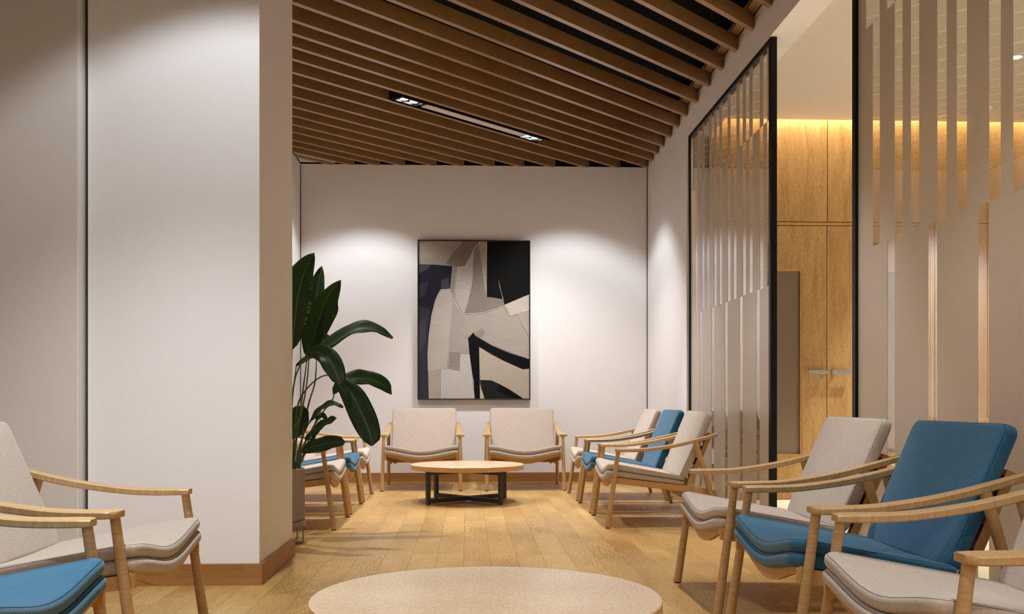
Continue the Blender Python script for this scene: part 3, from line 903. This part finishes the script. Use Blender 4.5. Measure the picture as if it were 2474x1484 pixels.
LEAVES = [
('A',[(-1.117,6.305,1.226),(-1.094,6.279,1.415),(-1.069,6.253,1.572),(-1.023,6.226,1.715),(-0.962,6.199,1.825)],0.122,0.35,0.25),
('B',[(-1.039,6.502,1.236),(-0.995,6.513,1.381),(-0.954,6.523,1.52),(-0.912,6.534,1.606),(-0.84,6.543,1.7)],0.088,-0.6,0.50),
('C',[(-1.075,6.63,1.19),(-1.048,6.653,1.369),(-1.027,6.669,1.537),(-1.010,6.685,1.678),(-0.988,6.7,1.814)],0.088,0.40,0.30),
('D',[(-1.135,6.556,1.132),(-1.016,6.558,1.203),(-0.907,6.561,1.272),(-0.804,6.563,1.341),(-0.731,6.567,1.372),(-0.666,6.572,1.378),(-0.598,6.576,1.365),(-0.503,6.579,1.316)],0.066,0.85,0.35),
('E',[(-0.996,6.15,1.195),(-0.924,6.117,1.198),(-0.864,6.084,1.166),(-0.825,6.052,1.107),(-0.795,6.021,1.046),(-0.779,5.99,1.0)],0.064,0.30,0.30),
('F',[(-0.903,6.646,0.947),(-0.845,6.669,1.022),(-0.778,6.691,1.048),(-0.722,6.713,1.051),(-0.658,6.736,1.044),(-0.581,6.757,1.007),(-0.527,6.78,0.943)],0.062,0.60,0.30),
('G',[(-0.817,6.242,1.043),(-0.763,6.215,0.983),(-0.712,6.187,0.916),(-0.668,6.16,0.831),(-0.629,6.134,0.749),(-0.601,6.108,0.678),(-0.591,6.082,0.623)],0.080,0.15,0.20),
('H',[(-1.005,6.25,0.757),(-0.967,6.229,0.799),(-0.923,6.207,0.846),(-0.878,6.185,0.874),(-0.829,6.163,0.879),(-0.775,6.14,0.859)],0.029,0.90,0.30),
('I',[(-1.153,6.507,0.653),(-1.134,6.523,0.721),(-1.115,6.539,0.794),(-1.088,6.554,0.867)],0.080,0.20,0.20),
('J',[(-1.017,6.201,0.653),(-0.959,6.173,0.707),(-0.898,6.146,0.754),(-0.844,6.118,0.78),(-0.81,6.092,0.793)],0.027,0.60,0.40),
('K',[(-1.004,6.551,0.774),(-0.984,6.567,0.793),(-0.962,6.582,0.804),(-0.945,6.598,0.771)],0.019,0.40,0.30),
('M',[(-1.023,6.101,0.59),(-0.957,6.061,0.617),(-0.88,6.02,0.637),(-0.805,5.979,0.652),(-0.736,5.938,0.653)],0.045,0.30,0.20),
('N',[(-1.214,6.76,1.376),(-1.212,6.793,1.548),(-1.207,6.827,1.693),(-1.201,6.86,1.84)],0.067,0.30,0.30),
('O',[(-1.039,6.803,1.203),(-1.022,6.818,1.253),(-1.002,6.834,1.31),(-0.979,6.85,1.366)],0.075,0.20,0.20),
('P',[(-1.187,6.459,1.086),(-1.247,6.495,1.276),(-1.294,6.53,1.468),(-1.315,6.564,1.662)],0.096,0.30,0.30),
('Q',[(-1.214,6.46,0.924),(-1.288,6.43,1.031),(-1.361,6.4,1.07),(-1.433,6.369,1.03)],0.075,0.50,0.30),
('R',[(-1.026,6.452,0.615),(-0.996,6.467,0.682),(-0.972,6.483,0.735),(-0.942,6.498,0.781)],0.021,0.50,0.30),
]
STEMS = [
[(-0.817,6.242,1.043),(-0.89,6.245,1.062),(-0.953,6.268,1.039),(-1.023,6.301,0.979),(-1.08,6.334,0.897),(-1.11,6.355,0.739),(-1.124,6.376,0.45)],
[(-0.903,6.646,0.947),(-0.911,6.647,0.908),(-0.987,6.55,0.788),(-1.066,6.453,0.615),(-1.105,6.385,0.45)],
[(-0.996,6.15,1.195),(-1.058,6.203,1.107),(-1.098,6.255,1.002),(-1.122,6.306,0.819),(-1.134,6.356,0.45)],
[(-1.039,6.502,1.236),(-1.051,6.473,1.032),(-1.074,6.454,0.87),(-1.11,6.415,0.657),(-1.126,6.386,0.45)],
[(-1.135,6.556,1.132),(-1.148,6.507,0.951),(-1.152,6.457,0.736),(-1.142,6.417,0.45)],
[(-1.117,6.305,1.226),(-1.13,6.33,1.0),(-1.145,6.35,.7),(-1.15,6.36,.45)],
[(-1.075,6.63,1.19),(-1.085,6.58,1.05),(-1.10,6.48,.8),(-1.135,6.40,.45)],
[(-1.214,6.76,1.376),(-1.21,6.62,1.1),(-1.19,6.48,.8),(-1.17,6.39,.45)],
[(-1.039,6.803,1.203),(-1.03,6.66,1.02),(-1.06,6.55,.85),(-1.11,6.42,.45)],
[(-1.187,6.459,1.086),(-1.18,6.42,.8),(-1.175,6.38,.45)],
[(-1.214,6.46,0.924),(-1.2,6.41,.7),(-1.185,6.37,.45)],
[(-1.005,6.25,0.757),(-1.06,6.29,.64),(-1.11,6.33,.45)],
[(-1.153,6.507,0.653),(-1.15,6.45,.55),(-1.15,6.39,.45)],
[(-1.017,6.201,0.653),(-1.06,6.26,.57),(-1.105,6.31,.45)],
[(-1.023,6.101,0.59),(-1.07,6.2,.53),(-1.12,6.29,.45)],
[(-1.026,6.452,0.615),(-1.07,6.42,.53),(-1.11,6.38,.45)],
[(-1.004,6.551,0.774),(-1.05,6.48,.62),(-1.10,6.41,.45)],
]
base = Vector((PC[0], PC[1], 0))
for nm, sp, hw, roll, fold in LEAVES:
    N = 22; P = smoothline([Vector(p)-base for p in sp], N)
    bm = bmesh.new(); uvl = bm.loops.layers.uv.new('UVMap'); rows = []
    cols = [-1, -.66, -.33, 0, .33, .66, 1]
    for i, p in enumerate(P):
        f = i/(N-1)
        t = (P[min(i+1, N-1)]-P[max(i-1, 0)]).normalized()
        side = t.cross(Vector((0, -1, 0)))
        if side.length < .1: side = Vector((1, 0, 0))
        side.normalize(); up = side.cross(t).normalized()
        sv = side*math.cos(roll)+up*math.sin(roll); nv = -side*math.sin(roll)+up*math.cos(roll)
        w = hw*min(1, (math.sin(PI*(f*.88+.045))**.62))*(1 if f < .9 else max(.06, (1-f)/.1)**.55)
        if nm in 'ABCNP': w = hw*math.sin(PI*min(1, .03+f*.97))**.72*(1 if f < .55 else 1-.25*((f-.55)/.45))
        if f < .02: w *= .35
        row = []
        for c in cols:
            wob = .006*math.sin(f*17+c*5+roll*9)*abs(c)
            row.append(bm.verts.new(p+sv*(c*w)+nv*(abs(c)**1.3*w*fold+wob)))
        rows.append((f, row))
    for (fa, a), (fb, b_) in zip(rows[:-1], rows[1:]):
        for k in range(len(cols)-1):
            fc = bm.faces.new((a[k], a[k+1], b_[k+1], b_[k]))
            for lp, (u, v) in zip(fc.loops, ((cols[k], fa), (cols[k+1], fa), (cols[k+1], fb), (cols[k], fb))):
                lp[uvl].uv = (.5+.5*u, v)
    o = obj('leaf', bm, M['leaf'], pl, True)
    sm = o.modifiers.new('thickness', 'SOLIDIFY'); sm.thickness = .0012
for sp in STEMS:
    P = smoothline([Vector(p)-base for p in sp], 16); bm = bmesh.new()
    bm_tube(bm, P, [.0035+.0035*i/15 for i in range(16)], 8); obj('stem', bm, M['stem'], pl, True)

# ------------------------------------------------------------------ lights
WARM = (1.0, .98, .965); COOL = (.89, .95, 1.0)
def spot(name, x, y, z, power, deg=118, blend=.22, col=WARM, size=.035, tilt=0.0):
    L = bpy.data.lights.new(name, 'SPOT'); L.energy = power; L.color = col
    L.spot_size = math.radians(deg); L.spot_blend = blend; L.shadow_soft_size = size
    o = bpy.data.objects.new(name, L); C.objects.link(o); o.location = (x, y, z)
    o.rotation_euler = (math.radians(tilt), 0, 0); return o
ZL = 3.49
for x in (-1.12, 1.15):
    spot('wall_washer', min(x, 1.10), 9.83, ZL, 46 if x < 0 else 42, 102, .4, COOL, tilt=9)
    for y in (8.3, 6.6, 5.0, 3.5, 2.0): spot('aisle_downlight', x*1.06, y, ZL, 95 if y > 4 else 48, 84 if (y == 3.5 and x < 0) else 58, .9 if (y == 3.5 and x < 0) else .55)
    spot('aisle_downlight', x, .4, ZL, 60, 90, .5)
spot('wall_washer', -1.05, 3.75, ZL, 36, 104, .3, COOL, tilt=9)
spot('wall_washer', -1.2, 2.9, ZL, 125, 74, .8, COOL, tilt=14)  # added fill spot, brightens the lower stub wall
# unseen area fills added behind the camera to raise the ambient light
for x in (-2.0, 1.0):
    L = bpy.data.lights.new('rear_fill_light', 'AREA'); L.shape = 'RECTANGLE'; L.size = 1.6; L.size_y = 1.2
    L.energy = 20; L.color = WARM
    o = bpy.data.objects.new('rear_fill_light', L); C.objects.link(o); o.location = (x, -1.7, 3.6)
# the four spots of the linear luminaire
for t in (-.857, -.743, .753, .867):
    x = (LT+t-LW)/r2; y = (LT+t+LW)/r2
    spot('luminaire_spot', x, y, ZS-.012, 50, 100, .7)
for x, y in ((4.05, 7.12), (4.32, 8.15), (4.2, 5.6), (4.2, 3.6)):
    spot('corridor_spot', x, y, CZ-.012, 270, 70, .6, (1,.97,.93))

spot('corridor_spot', 3.7, 3.9, CZ-.012, 75, 130, .7, (1,.88,.70))  # added warm fill, lights the frosted film from behind
W = bpy.data.worlds.new('World'); S.world = W; W.use_nodes = True
W.node_tree.nodes['Background'].inputs[0].default_value = (1, .95, .9, 1)
W.node_tree.nodes['Background'].inputs[1].default_value = .02

# ------------------------------------------------------------------ camera
cam = bpy.data.cameras.new('camera'); co = bpy.data.objects.new('camera', cam); C.objects.link(co)
cam.sensor_width = 36; cam.lens = 2380/2474*36
cam.shift_y = (969-742)/2474
co.location = (0, 0, .9); co.rotation_euler = (PI/2, 0, -math.radians(2.53))
cam.clip_start = .05
S.camera = co
S.view_settings.view_transform = 'Standard'
S.view_settings.look = 'None'
S.view_settings.exposure = 1.16
S.view_settings.gamma = 1.0
S.view_settings.use_curve_mapping = False
S.cycles.use_denoising = True
S.cycles.max_bounces = 10; S.cycles.diffuse_bounces = 5; S.cycles.glossy_bounces = 5
S.cycles.transmission_bounces = 8; S.cycles.transparent_max_bounces = 12
S.cycles.sample_clamp_indirect = 6
S.cycles.caustics_reflective = False; S.cycles.caustics_refractive = False
